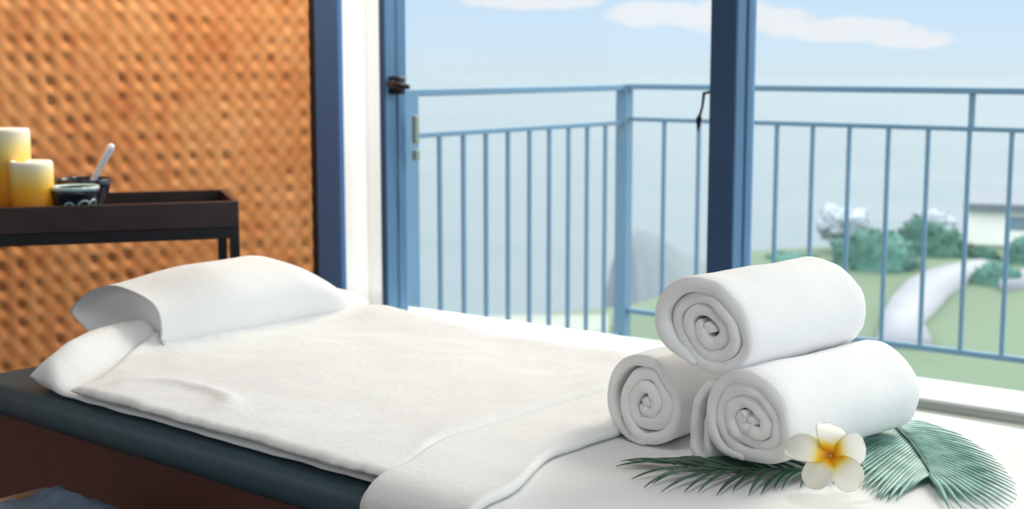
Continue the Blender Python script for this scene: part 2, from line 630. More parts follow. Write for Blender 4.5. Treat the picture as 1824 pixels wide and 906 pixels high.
w1 = window('window_1', -3.13, -1.904, 0.022, 0.100, '')
MB().box(-3.131, -3.107, W0 - 0.006, W0 + 0.002, ZS, 2.78, bev=0.003).build('shaded_face', M_FRAME_SHADED, w1)  # dark strip painting the shade on the stile's inner face
hz = at(700, 152, 1, W0)[2]
h = MB()
h.box(-3.112, -3.062, W0 + 0.012, W0 + 0.05, hz - 0.030, hz + 0.030, bev=0.008)
h.tube([(-3.085, W0 + 0.02, hz + 0.004), (-3.07, W0 - 0.02, hz + 0.004), (-3.03, W0 - 0.024, hz + 0.002), (-2.99, W0 - 0.02, hz - 0.004)], [0.013, 0.012, 0.010, 0.008])
h.build('handle', M_IRON, w1, smooth=True)
p0 = at(720, 215, 1, W0 + 0.13)
MB().box(-3.105, -3.085, W0 + 0.12, W0 + 0.142, p0.z - 0.075, p0.z + 0.02, bev=0.006).build('keep_plate', M_SLAB, w1, smooth=False)
MB().box(-3.105, -3.083, W0 + 0.12, W0 + 0.142, p0.z - 0.13, p0.z - 0.095, bev=0.006).build('keep_plate', M_SLAB, w1, smooth=False)

w2 = window('window_2', -1.904, 0.62, 0.078, 0.105, '')
MB().box(-1.9055, -1.8275, W0 - 0.006, W0 + 0.002, ZS, 2.78, bev=0.002).build('shaded_face', M_FRAME_SHADED, w2)  # backlit shade of the mullion's inner face, put on as a dark strip
k = MB()
ka, kb, kc = at(1263, 163, 1, W0), at(1254, 166, 1, W0), at(1245, 212, 1, W0)
kd = at(1243, 234, 1, W0)
k.tube([ka + Vector((0.01, 0, 0)), kb, lerp(kb, kc, 0.5) + Vector((0.003, 0, 0)), kc], [0.004, 0.005, 0.0035, 0.004], 8)
k.tube([kc + Vector((0.002, 0, 0.012)), kc, kd], [0.004, 0.009, 0.002], 8)
k.build('stay_hook', M_IRON, w2, smooth=True)
w3 = window('window_3', 0.62, 2.6, 0.078, 0.118, '')

# =================================================================== OUTSIDE
struct(MB().box(-3.62, 2.6, W0 + 0.16, 5.36, -0.16, -0.03, bev=0.01).build('balcony_floor', M_SLAB))

YR, XR = 5.136, -3.3


def railing():
    root = empty('balcony_railing', (-2.4, YR, -0.03), 'blue-grey metal balcony railing with thin upright bars outside the window', 'railing')
    y0 = 3.72
    xe = 2.2
    MB().box(XR - 0.018, XR + 0.018, y0, YR, 1.098, 1.124, bev=0.004).build('top_rail', M_RAIL, root)
    MB().box(XR, xe, YR - 0.018, YR + 0.018, 1.103, 1.127, bev=0.004).build('top_rail', M_RAIL, root)
    MB().box(XR - 0.009, XR + 0.009, y0, YR, 0.950, 0.968, bev=0.002).build('middle_rail', M_RAIL, root)
    MB().box(XR, xe, YR - 0.009, YR + 0.009, 0.966, 0.984, bev=0.002).build('middle_rail', M_RAIL, root)
    MB().box(XR - 0.009, XR + 0.009, y0, YR, 0.02, 0.04, bev=0.002).build('bottom_rail', M_RAIL, root)
    MB().box(XR, xe, YR - 0.010, YR + 0.010, 0.125, 0.147, bev=0.002).build('bottom_rail', M_RAIL, root)
    MB().box(XR - 0.028, XR + 0.028, YR - 0.028, YR + 0.028, -0.03, 1.126, bev=0.004).build('corner_post', M_RAIL, root)
    MB().box(XR - 0.03, XR + 0.03, y0 - 0.05, y0 + 0.03, -0.03, 1.124, bev=0.004).build('end_post', M_RAIL, root)
    ly = [3.896 - 0.1365, 3.896, 4.033, 4.168, 4.306, 4.446, 4.580, 4.715, 4.851, 4.988]
    for y in ly:
        MB().box(XR - 0.007, XR + 0.007, y - 0.008, y + 0.008, 0.03, 0.955, bev=0.002).build('baluster', M_RAIL, root)
    fx = [-3.098, -2.93, -2.75, -2.571, -2.415, -2.261, -2.102, -1.946, -1.79, -1.635]
    while fx[-1] < 0.6:
        fx.append(fx[-1] + 0.156)
    for x in fx:
        MB().box(x - 0.008, x + 0.008, YR - 0.007, YR + 0.007, 0.135, 0.972, bev=0.002).build('baluster', M_RAIL, root)
    for x in (-1.785, -0.53):
        MB().box(x - 0.010, x + 0.010, YR - 0.010, YR + 0.010, 0.98, 1.105, bev=0.002).build('short_post', M_RAIL, root)
    return root


railing()

# sea, lawn, path, headland
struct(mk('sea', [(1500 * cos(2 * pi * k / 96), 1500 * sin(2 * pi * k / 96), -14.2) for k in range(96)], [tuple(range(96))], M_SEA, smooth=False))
ZL = -3.0                                                        # the lawn below the balcony


def poly_slab(name, pts, z0, z1, m):
    n = len(pts)
    vs = [(p[0], p[1], z1) for p in pts] + [(p[0] , p[1], z0) for p in pts]
    fs = [tuple(range(n)), tuple(range(2 * n - 1, n - 1, -1))]
    for i in range(n):
        j = (i + 1) % n
        fs.append((i, n + i, n + j, j))
    return mk(name, vs, fs, m, smooth=False)


def lawn():
    """A lawn plateau with a soft rolling surface and a grassy edge falling to the sea."""
    edge = [(560, 640), (760, 590), (880, 566), (950, 552), (1010, 545), (1110, 538), (1180, 520), (1250, 486), (1340, 448), (1450, 440), (1560, 436), (1680, 432), (1824, 428), (2000, 424), (2300, 420)]
    far = [at(px, py, 2, ZL) for px, py in edge]
    nj = 26
    near = []
    n = len(far)
    vs, fs = [], []
    # denser interpolation along the edge
    pts = []
    for i in range(n - 1):
        for s in range(6):
            pts.append(far[i].lerp(far[i + 1], s / 6))
    pts.append(far[-1])
    m = len(pts)
    for j in range(nj + 1):
        t = j / nj
        for i, p in enumerate(pts):
            if j < nj - 3:
                q = Vector((lerp(-4, p.x, t * nj / (nj - 4)), lerp(3.2, p.y, t * nj / (nj - 4)), ZL)) if t * nj / (nj - 4) <= 1 else p
                q = Vector(q)
                q.z += 0.25 * nz(q.x * 0.08, q.y * 0.08) * min(1, t * 3)
            else:
                d = j - (nj - 4)
                out = Vector((p.x, p.y, 0)).normalized()
                q = Vector((p.x, p.y, ZL)) + out * (0.6 * d) + Vector((0, 0, [-0.0, -0.4, -1.6, -5.0, -12.0][min(4, d)]))
            vs.append(q)
    for j in range(nj):
        for i in range(m - 1):
            a = j * m + i
            fs.append((a, a + 1, a + m + 1, a + m))
    return mk('lawn', vs, fs, M_LAWN)


struct(lawn())


def path(name, left, right, m=M_PATHM):
    n = len(left)
    top, bot = [], []
    for a, b in zip(left, right):
        for p in (at(a[0], a[1], 2, ZL), at(b[0], b[1], 2, ZL)):
            g = 0.25 * nz(p.x * 0.08, p.y * 0.08)
            top.append((p.x, p.y, ZL + max(0.12, g + 0.14)))
            bot.append((p.x, p.y, ZL - 0.3))
    k = 2 * n
    vs = top + bot
    fs = []
    for i in range(n - 1):
        a = 2 * i
        fs += [(a, a + 1, a + 3, a + 2), (k + a, k + a + 2, k + a + 3, k + a + 1), (a, a + 2, k + a + 2, k + a), (a + 1, k + a + 1, k + a + 3, a + 3)]
    fs += [(0, k, k + 1, 1), (k - 2, k - 1, 2 * k - 1, 2 * k - 2)]
    return struct(mk(name, vs, fs, m, smooth=True))


path('path', [(1560, 620), (1576, 566), (1590, 540), (1618, 512), (1660, 492), (1710, 480), (1745, 474)],
     [(1660, 626), (1640, 582), (1668, 555), (1690, 530), (1716, 512), (1756, 490), (1775, 480)])
path('paved_walk', [(1775, 505), (1840, 488), (1960, 475)], [(1785, 524), (1850, 512), (1965, 500)])
path('terrace', [(700, 578), (880, 574), (1020, 572), (1085, 572)], [(700, 640), (880, 622), (1020, 622), (1085, 622)], M_SLAB)


def lump_mesh(name, c, rx, ry, rz, m, seed, parent=None, rough=0.22, freq=1.6, levels=4, flat=True, leafbits=0):
    bm = bmesh.new()
    bmesh.ops.create_icosphere(bm, subdivisions=levels, radius=1.0)
    for v in bm.verts:
        d = v.co.normalized()
        k = 1 + rough * noise.fractal(d * freq + Vector((seed, seed * 0.7, 3)), 1.0, 2.0, 4) + rough * 0.9 * nz(d.x * freq * 3 + seed, d.y * freq * 3, d.z * freq * 3)
        p = Vector((d.x * rx * k, d.y * ry * k, d.z * rz * k))
        if flat and p.z < 0:
            p.z *= 0.25
        v.co = p + Vector(c)
    bm.verts.index_update()
    vs = [v.co.copy() for v in bm.verts]
    fs = [tuple(v.index for v in f.verts) for f in bm.faces]
    bm.free()
    rnd = random.Random(seed)
    nv = len(vs)
    for q in range(leafbits):                        # leaf sprays standing off the crown
        p = vs[rnd.randrange(nv)]
        s = 0.05 * (rx + rz) * rnd.uniform(0.6, 1.4)
        a = Vector((rnd.uniform(-1, 1), rnd.uniform(-1, 1), rnd.uniform(-.6, 1))).normalized() * s
        b = Vector((rnd.uniform(-1, 1), rnd.uniform(-1, 1), rnd.uniform(-1, 1))).normalized() * s * 0.6
        i = len(vs)
        vs += [p - a * 0.2, p + a * 0.5 + b, p + a * 1.3, p + a * 0.5 - b]
        fs.append((i, i + 1, i + 2, i + 3))
    return mk(name, vs, fs, m, parent)


def far(px, py, z=ZL):
    return at(px, py, 2, z)


# headland beyond the lawn, left of the mullion
def headland():
    dist = 62.0
    prof = [(1085, 560), (1100, 470), (1118, 412), (1140, 402), (1165, 408), (1195, 430), (1225, 452), (1262, 476), (1300, 500), (1330, 560)]
    out = []
    for px, py in prof:
        d = (_fw * F_PX + _rt * (px - CX) + _up * (CY - py))
        d = d / Vector((d.x, d.y)).length
        out.append(_eye + d * dist)
    vs, fs = [], []
    nd = 12
    fine = []
    for i in range(len(out) - 1):
        for s in range(5):
            fine.append(out[i].lerp(out[i + 1], s / 5))
    fine.append(out[-1])
    zb = -14.3
    fwd = Vector((_fw.x, _fw.y, 0)).normalized()
    for j in range(nd + 1):
        t = j / nd
        prof_h = sin(pi * t) ** 0.7 if 0 < t < 1 else 0.0
        for p in fine:
            hh = (p.z - zb) * prof_h + 0.5 * nz(p.x * 0.3, p.y * 0.3, j * 0.8) * prof_h
            vs.append(Vector((p.x, p.y, 0)) + fwd * (t - 0.5) * 22 + Vector((0, 0, zb + hh)))
    m = len(fine)
    for j in range(nd):
        for i in range(m - 1):
            a = j * m + i
            fs.append((a, a + 1, a + m + 1, a + m))
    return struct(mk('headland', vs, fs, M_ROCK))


headland()


def bush(px, py, w, hgt, m, seed, label, group=None, depth=None):
    p = far(px, py)
    sc = (p - _eye).length / F_PX
    o = lump_mesh('bush', (p.x, p.y, ZL - 0.05), w * sc / 2, w * sc / 2 * 0.8, hgt * sc, m, seed, leafbits=500)
    tag(o, label, 'bush', group)
    return o


bush(1556, 478, 150, 76, M_BUSH, 3.1, 'broad rounded green bush on the lawn just right of the top towel roll')
bush(1652, 452, 140, 58, M_BUSH_D, 5.7, 'wide green bush on the lawn left of the white building')
bush(1752, 460, 50, 24, M_BUSH_D, 9.4, 'low dark green bush at the foot of the white building')
bush(1775, 508, 90, 40, M_BUSH, 12.3, 'low rounded shrub beside the bend of the pale path')
bush(1850, 470, 110, 50, M_BUSH, 14.9, 'green bush at the edge of the picture in front of the white building')
bush(1408, 462, 100, 16, M_BUSH, 21.0, 'low grassy shrub line along the lawn edge right of the dark mullion')


def tree(px, py, w, top, seed, label):
    p = far(px, py)
    sc = (p - _eye).length / F_PX
    zt = ZL + (py - top) * sc
    root = empty('tree', (p.x, p.y, ZL), label, 'tree')
    r = (zt - ZL) * 0.36
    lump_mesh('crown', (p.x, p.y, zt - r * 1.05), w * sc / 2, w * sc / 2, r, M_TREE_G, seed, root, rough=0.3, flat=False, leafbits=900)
    MB().tube([(p.x, p.y, ZL - 0.2), (p.x + 0.05, p.y, lerp(ZL, zt, 0.3)), (p.x, p.y, zt - r)], [0.16, 0.12, 0.06]).build('trunk', M_BARK, root, smooth=True)


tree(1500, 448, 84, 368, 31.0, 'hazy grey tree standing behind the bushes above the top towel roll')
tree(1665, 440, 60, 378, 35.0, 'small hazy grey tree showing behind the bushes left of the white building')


def building():
    p = far(1735, 432)
    d = Vector((p.x, p.y, 0)).normalized()
    rgt = Vector((d.y, -d.x, 0))
    sc = (p - _eye).length / F_PX
    root = empty('building', (p.x, p.y, ZL), 'long low white building with a thin grey roof beyond the railing', 'building')
    M = Matrix.Translation((p.x, p.y, ZL)) @ Matrix(((rgt.x, d.x, 0, 0), (rgt.y, d.y, 0, 0), (0, 0, 1, 0), (0, 0, 0, 1)))
    hgt = 58 * sc
    x0, x1 = -16 * sc, 330 * sc
    MB().box(x0, x1, 0, 4.5, -0.3, hgt, M=M).build('wall', M_BWALL, root)
    MB().box(x0 - 0.05, x1 + 0.3, -0.25, 4.7, hgt, hgt + 10 * sc, M=M).build('roof', M_BROOF, root)
    for i in range(4):
        xa = x0 + (70 + 66 * i) * sc
        MB().box(xa, xa + 34 * sc, -0.03, 0.05, hgt * 0.42, hgt * 0.8, M=M).build('window', M_BGLASS, root)
    return root


building()

# =================================================================== MASSAGE TABLE
TA = radians(-3.5)
TO = Vector((-2.1, 1.38, 0))
UX = Vector((cos(TA), sin(TA), 0))
VX = Vector((-sin(TA), cos(TA), 0))
TM = Matrix(((UX.x, VX.x, 0, TO.x), (UX.y, VX.y, 0, TO.y), (0, 0, 1, 0), (0, 0, 0, 1)))


def T(u, v, z):
    return TM @ Vector((u, v, z))


def inv(p):
    d = p - TO
    return d.dot(UX), d.dot(VX)


ZP = 0.655                                                   # top of the padding
VW = 0.785
table = empty('massage_table', T(0.8, VW / 2, 0), 'dark padded massage table on a brown cabinet base under white linen', 'massage table')
MB().box(-0.19, 1.86, -0.022, VW + 0.025, 0.598, ZP, bev=0.022, M=TM, seg=5).build('padded_top', M_VINYL, table, smooth=True)
cb = MB().box(-0.165, 1.82, 0.0, VW, 0.09, 0.597, bev=0.004, M=TM)
cb.build('base_cabinet', M_CABINET, table)
MB().box(-0.12, 1.78, 0.04, VW - 0.04, 0.0, 0.09, M=TM).build('plinth', M_BLACKTRIM, table)


# ------------------------------------------------------------------ linen as layered sheets
def edges(a, b, n, r):
    """n+ positions from a to b, crowded within r of both ends"""
    e = [0, .04, .12, .25, .42, .62, .82, 1.0]
    out = [a + r * k for k in e]
    m = max(4, n)
    out += [lerp(a + r, b - r, (i + 1) / m) for i in range(m - 1)]
    out += [b - r * k for k in reversed(e)]
    return out


def sheet(name, u0, u1, v0, v1, zbot, thick, m, label, cat, nu=120, nv=60, r=0.012, sag=None, group=None):
    """Closed cushion-like slab: u0/u1 functions of v, v0/v1 functions of u-fraction; zbot(u,v), thick(u,v)."""
    ss = edges(0, 1, nu, r / 0.9)
    ts = edges(0, 1, nv, r / 0.9)
    top, bot = [], []
    for t in ts:
        for s in ss:
            va = lerp(v0(s), v1(s), t)
            ua = lerp(u0(va), u1(va), s)
            du = min(s, 1 - s) * (u1(va) - u0(va))
            dv = min(t, 1 - t) * (v1(s) - v0(s))
            rr = r
            eu = 1 - (1 - min(1, du / rr)) ** 2
            ev = 1 - (1 - min(1, dv / rr)) ** 2
            e = 0.5 + 0.5 * sqrt(max(0, eu)) * sqrt(max(0, ev))
            zb = zbot(ua, va)
            th = thick(ua, va)
            lowe = 0.5 - 0.5 * sqrt(max(0, eu)) * sqrt(max(0, ev))
            top.append(T(ua, va, zb + th * e))
            bot.append(T(ua, va, zb + th * min(lowe, 0.45)))
    a, b = len(ss), len(ts)
    n = a * b
    vs = top + bot
    fs = []
    for j in range(b - 1):
        for i in range(a - 1):
            q = j * a + i
            fs.append((q, q + 1, q + a + 1, q + a))
            fs.append((n + q, n + q + a, n + q + a + 1, n + q + 1))
    for i in range(a - 1):
        fs.append((i, n + i, n + i + 1, i + 1))
        q = (b - 1) * a + i
        fs.append((q, q + 1, n + q + 1, n + q))
    for j in range(b - 1):
        q = j * a
        fs.append((q, q + a, n + q + a, n + q))
        q = j * a + a - 1
        fs.append((q, n + q, n + q + a, q + a))
    return tag(mk(name, vs, fs, m), label, cat, group)


# blanket: lies on the padding, folded into a lump under the pillow
def b_th(u, v):
    uh = 0.115 - 0.38 * min(max(v, 0), 0.25)                           # where the lump has run out
    lump = 0.058 * (1 - 0.6 * sstep(0.3, 0.85, v)) * (1 - sstep(0.03 - 0.46 * min(max(v, 0), 0.25), uh, u)) * (0.6 + 0.4 * sstep(0.0, 0.09, v))
    return 0.016 + lump + 0.002 * nz(u * 9, v * 9)


def b_bot(u, v):
    return ZP + 0.001


B_U0 = lambda v: 0.0 - 0.115 * sstep(-0.02, 0.26, v) + 0.006 * nz(v * 8, 1.0)
sheet('blanket', B_U0, lambda v: 0.87, lambda s: 0.0 + 0.006 * nz(s * 14, 0.2), lambda s: VW - 0.005,
      b_bot, b_th, M_TERRY, 'white blanket on the padded table with its bunched fold sticking out under the pillow', 'blanket', 130, 70, 0.03)


def b_top(u, v):
    return b_bot(u, v) + b_th(u, v)


# bath sheet spread over the blanket
def s_th(u, v):
    w = 0.016 + 0.0035 * nz(u * 6, v * 5, 4.0) + 0.002 * nz(u * 18, v * 16, 1.0)
    # a soft crease near the close edge
    du, dv = u - 0.33, v - 0.055
    ring = sqrt((du / 0.13) ** 2 + (dv / 0.06) ** 2)
    w += 0.007 * math.exp(-((ring - 1.0) / 0.22) ** 2) * sstep(-0.03, 0.05, dv + 0.02)
    w += 0.010 * sstep(0.70, 0.84, u) * sstep(-0.02, 0.2, v)
    w += 0.014 * math.exp(-((u - 0.10) / 0.13) ** 2) * sstep(0.58, 0.74, v)
    w += 0.006 * sstep(0.66, 0.77, v) * (0.5 + 0.5 * sin(u * 9 + 1))
    return w


def s_bot(u, v):
    return b_top(u, v) + 0.0015


sheet('bath_sheet', lambda v: 0.145 - 0.18 * sstep(-0.02, 0.30, v) + 0.008 * nz(v * 7, 2.0), lambda v: 0.85 + 0.045 * (1 - sstep(0.0, 0.16, v)),
      lambda s: -0.012 + 0.008 * nz(s * 11, 0.7) + 0.004 * nz(s * 40, 3.7), lambda s: VW + 0.005 + 0.012 * nz(s * 6, 3.0),
      s_bot, s_th, M_TERRY, 'large white terry bath sheet spread flat in front of the pillow', 'towel', 170, 90, 0.016)


def s_top(u, v):
    return s_bot(u, v) + s_th(u, v)


# cloth draped over the near side of the table
def drape(name, ua, ub, zlay, zend, thick, m, label, cat, nu=50, vfar=VW, lift=0.014, seed=0.0):
    rows = []
    vs_ = [vfar + 0.03 - 0.0 * k for k in range(1)] + [lerp(vfar, 0.05, k / 46) for k in range(47)] + [0.03, 0.015]
    outer = []
    for k, v in enumerate(vs_):
        row = []
        for i in range(nu + 1):
            s = i / nu
            u = lerp(ua(v, 1.0), ub(v, 1.0), s)
            z = zlay(u, min(v, vfar))
            if v > vfar:
                z -= 0.02
            row.append(T(u, v, z))
        outer.append(row)
    # bend and fall
    R = 0.035
    steps = [pi / 2 * k / 8 for k in range(1, 9)]
    for a in steps:
        row = []
        for i in range(nu + 1):
            s = i / nu
            u = lerp(ua(0, 1.0), ub(0, 1.0), s)
            zt = zlay(u, 0.0)
            row.append(T(u, 0.0 - lift - 0.012 - R * (sin(a) - 1) - R + (R - R) - 0 - (0 if a else 0) , zt - R * (1 - cos(a))) if False else T(u, 0.008 - (R + lift) * sin(a), zt - R * (1 - cos(a))))
        outer.append(row)
    nd = 16
    for k in range(1, nd + 1):
        row = []
        for i in range(nu + 1):
            s = i / nu
            f = k / nd
            u = lerp(ua(0, 1.0 - f), ub(0, 1.0 - f), s)
            zt = zlay(u, 0.0) - R
            z = lerp(zt, zend, f)
            v = 0.008 - (R + lift) - 0.008 * nz(u * 7 + seed, f * 1.2) * sstep(0, 0.5, f) - 0.006 * sin(s * 9 + seed) * f
            row.append(T(u, v, z))
        outer.append(row)
    a, b = nu + 1, len(outer)
    P = [p for r in outer for p in r]
    # normals by finite differences
    inner = []
    for j in range(b):
        for i in range(a):
            du = outer[j][min(i + 1, nu)] - outer[j][max(i - 1, 0)]
            dv = outer[min(j + 1, b - 1)][i] - outer[max(j - 1, 0)][i]
            n = du.cross(dv)
            n.normalize()
            if n.z < -0.2 or n.dot(-VX) < -0.6:
                n = -n
            inner.append(outer[j][i] - n * thick)
    n0 = len(P)
    vs = P + inner
    fs = []
    for j in range(b - 1):
        for i in range(a - 1):
            q = j * a + i
            fs.append((q, q + 1, q + a + 1, q + a))
            fs.append((n0 + q, n0 + q + a, n0 + q + a + 1, n0 + q + 1))

    def rim(seq):
        # rounded hem: one bulged row between the faces
        base = len(vs)
        for i, q in enumerate(seq):
            mid = (vs[q] + vs[n0 + q]) * 0.5
            nb = seq[min(i + 1, len(seq) - 1)] if i + 1 < len(seq) else seq[i - 1]
            tang = (vs[nb] - vs[q])
            out = tang.cross(vs[q] - vs[n0 + q])
            if out.length > 0:
                out.normalize()
            c = (P[(b // 2) * a + a // 2] - mid)
            if out.dot(c) > 0:
                out = -out
            vs.append(mid + out * thick * 0.4)
        for i in range(len(seq) - 1):
            q, w = seq[i], seq[i + 1]
            fs.append((q, w, base + i + 1, base + i))
            fs.append((base + i, base + i + 1, n0 + w, n0 + q))
    rim([j * a for j in range(b)])
    rim([j * a + nu for j in range(b)])
    rim([i for i in range(a)])
    rim([(b - 1) * a + i for i in range(a)])
    return tag(mk(name, vs, fs, m), label, cat)


ZF = 0.677                                                    # top of the foot sheet
drape('sheet', lambda v, f: 0.878, lambda v, f: 1.84, lambda u, v: ZF + 0.0015 * nz(u * 8, v * 8), 0.30, 0.012, M_LINEN,
      'smooth white sheet under the three towel rolls, hanging over the near table edge', 'sheet', nu=80, lift=0.018, seed=2.0)


def r_lay(u, v):
    return ZF + 0.0165 + 0.001 * nz(u * 12, v * 12) + 0.0012 * nz(u * 22, v * 17, 7)


drape('towel_runner', lambda v, f: 0.852 + 0.046 * (1 - sstep(0, 0.16, v)) - 0.018 * (1 - f), lambda v, f: 0.998 + 0.070 * (1 - sstep(0.01, 0.22, v)) - 0.04 * (1 - f),
      r_lay, 0.34, 0.015, M_TERRY, 'folded white towel laid across the table like a runner, its end hanging down the side', 'towel', nu=44, lift=0.030, seed=5.0)


# ------------------------------------------------------------------ pillow
def pillow():
    n_l, n_c = 46, 64
    Lp = 0.53
    p0 = T(-0.150, 0.275, 0)
    ang = radians(0)
    ax = (VX * cos(ang) - UX * sin(ang)).normalized()
    rx = (UX * cos(ang) + VX * sin(ang)).normalized()
    vs, fs = [], []

    def section(q, k):
        # lens: pointed towards the head, rounded towards the foot; q along, k around
        a = 2 * pi * k / n_c
        c, s = cos(a), sin(a)
        w = 0.157
        h = 0.077
        x = w * (abs(c) ** 0.85) * (1 if c >= 0 else -1)
        if c < 0:
            zz = h * s * (1 - 0.55 * (abs(c) ** 1.4))
        else:
            zz = h * (abs(s) ** 0.72) * (1 if s >= 0 else -1)
        return x, zz

    rows = []
    for j in range(n_l + 1):
        q = j / n_l
        y = Lp * q
        # plumpness along the pillow
        hgt = lerp(0.86, 1.0, sstep(0, 0.35, q)) * lerp(1.0, 0.42, sstep(0.62, 1.0, q) ** 1.2)
        wid = lerp(0.97, 1.0, sstep(0, 0.2, q)) * lerp(1.0, 0.86, sstep(0.8, 1.0, q))
        ring = []
        for k in range(n_c):
            x, zz = section(q, k)
            x *= wid
            zz *= hgt
            zc = 0.077 * hgt
            base = 0.659
            wob = 0.006 * nz(x * 9, y * 6, zz * 12 + 3)
            ring.append(p0 + ax * y + rx * (x + wob) + Vector((0, 0, base + zc + zz + wob)))
        rows.append(ring)
    # near end: a hemmed mouth, the end tucked a little inwards
    ctr0 = sum(rows[0], Vector()) / n_c
    lead = []
    for sc, dy in ((0.0, 0.020), (0.35, 0.019), (0.7, 0.017), (0.9, 0.014), (0.965, 0.008), (0.985, -0.001), (0.995, -0.006)):
        lead.append([ctr0 + (p - ctr0) * sc + ax * (dy) for p in rows[0]])
    ctr1 = sum(rows[-1], Vector()) / n_c
    tail = []
    for sc, dy in ((0.93, 0.022), (0.75, 0.040), (0.45, 0.050), (0.0, 0.053)):
        tail.append([ctr1 + (p - ctr1) * sc + ax * dy for p in rows[-1]])
    rows = lead + rows + tail
    for r in rows:
        vs += r
    for j in range(len(rows) - 1):
        for k in range(n_c):
            fs.append((j * n_c + k, j * n_c + (k + 1) % n_c, (j + 1) * n_c + (k + 1) % n_c, (j + 1) * n_c + k))
    root = empty('pillow', (p0.x, p0.y, 0.70), 'long plump white pillow at the head end of the massage table', 'pillow')
    o = mk('pillowcase', vs, fs, M_PILLOW, root)
    # a small loop of the case at the lower corner of the mouth
    c = rows[8][int(n_c * 0.93)]
    pts = [c + Vector((0.0, -0.004, 0.030)), c + rx * 0.012 + Vector((0, -0.012, 0.018)), c + rx * 0.015 + Vector((0, -0.014, -0.004)), c + rx * 0.006 + Vector((0, -0.006, -0.014))]
    MB().tube(pts, [0.004, 0.006, 0.006, 0.004], 10).build('corner_tie', M_PILLOW, root, smooth=True)
    return root


pillow()


# ------------------------------------------------------------------ rolled towels
def strip(mb, path, th, e0, L, C, A, Rr, seed, back=None, nround=6):
    """A towel layer: path = [(right, up)], swept along the roll's axis A; e0[i] = how far its front edge is set back."""
    U = Vector((0, 0, 1))
    n = len(path)
    prof = []
    rings = []
    for i, (x, z) in enumerate(path):
        xa, za = path[max(i - 1, 0)]
        xb, zb = path[min(i + 1, n - 1)]
        tx, tz = xb - xa, zb - za
        l = sqrt(tx * tx + tz * tz) or 1
        nx, nzv = tz / l, -tx / l                       # normal in the cross-section
        t = th[i] if isinstance(th, list) else th
        ring = []

        def pt(r, y):
            px, pz = x + nx * r, z + nzv * r
            w = Vector((px * 22 + seed, pz * 22, y * 14))
            k = 0.0022 * noise.noise(w) + 0.0012 * noise.noise(w * 2.7)
            return C + Rr * (px + nx * k) + U * (pz + nzv * k) + A * (y + 1.2 * k)
        f = e0[i]
        yb = L - (back[i] if back else 0.0)
        # outer face back -> front
        nl = 14
        for q in range(nl + 1):
            ring.append(pt(t / 2, lerp(yb - t * .5, f + t * .5, q / nl)))
        for q in range(1, nround):
            a = pi * q / nround
            ring.append(pt(t / 2 * cos(a), f + t * .5 - t * .36 * sin(a)))
        for q in range(5):
            ring.append(pt(-t / 2, lerp(f + t * .5, yb - t * .5, q / 4)))
        for q in range(1, nround):
            a = pi * q / nround
            ring.append(pt(-t / 2 * cos(a), yb - t * .5 + t * .5 * sin(a)))
        rings.append(ring)
    m = len(rings[0])
    vs = [p for r in rings for p in r]
    fs = []
    for i in range(n - 1):
        for k in range(m):
            fs.append((i * m + k, i * m + (k + 1) % m, (i + 1) * m + (k + 1) % m, (i + 1) * m + k))
    fs.append(tuple(range(m))[::-1])
    fs.append(tuple((n - 1) * m + k for k in range(m)))
    mb.add(vs, fs)


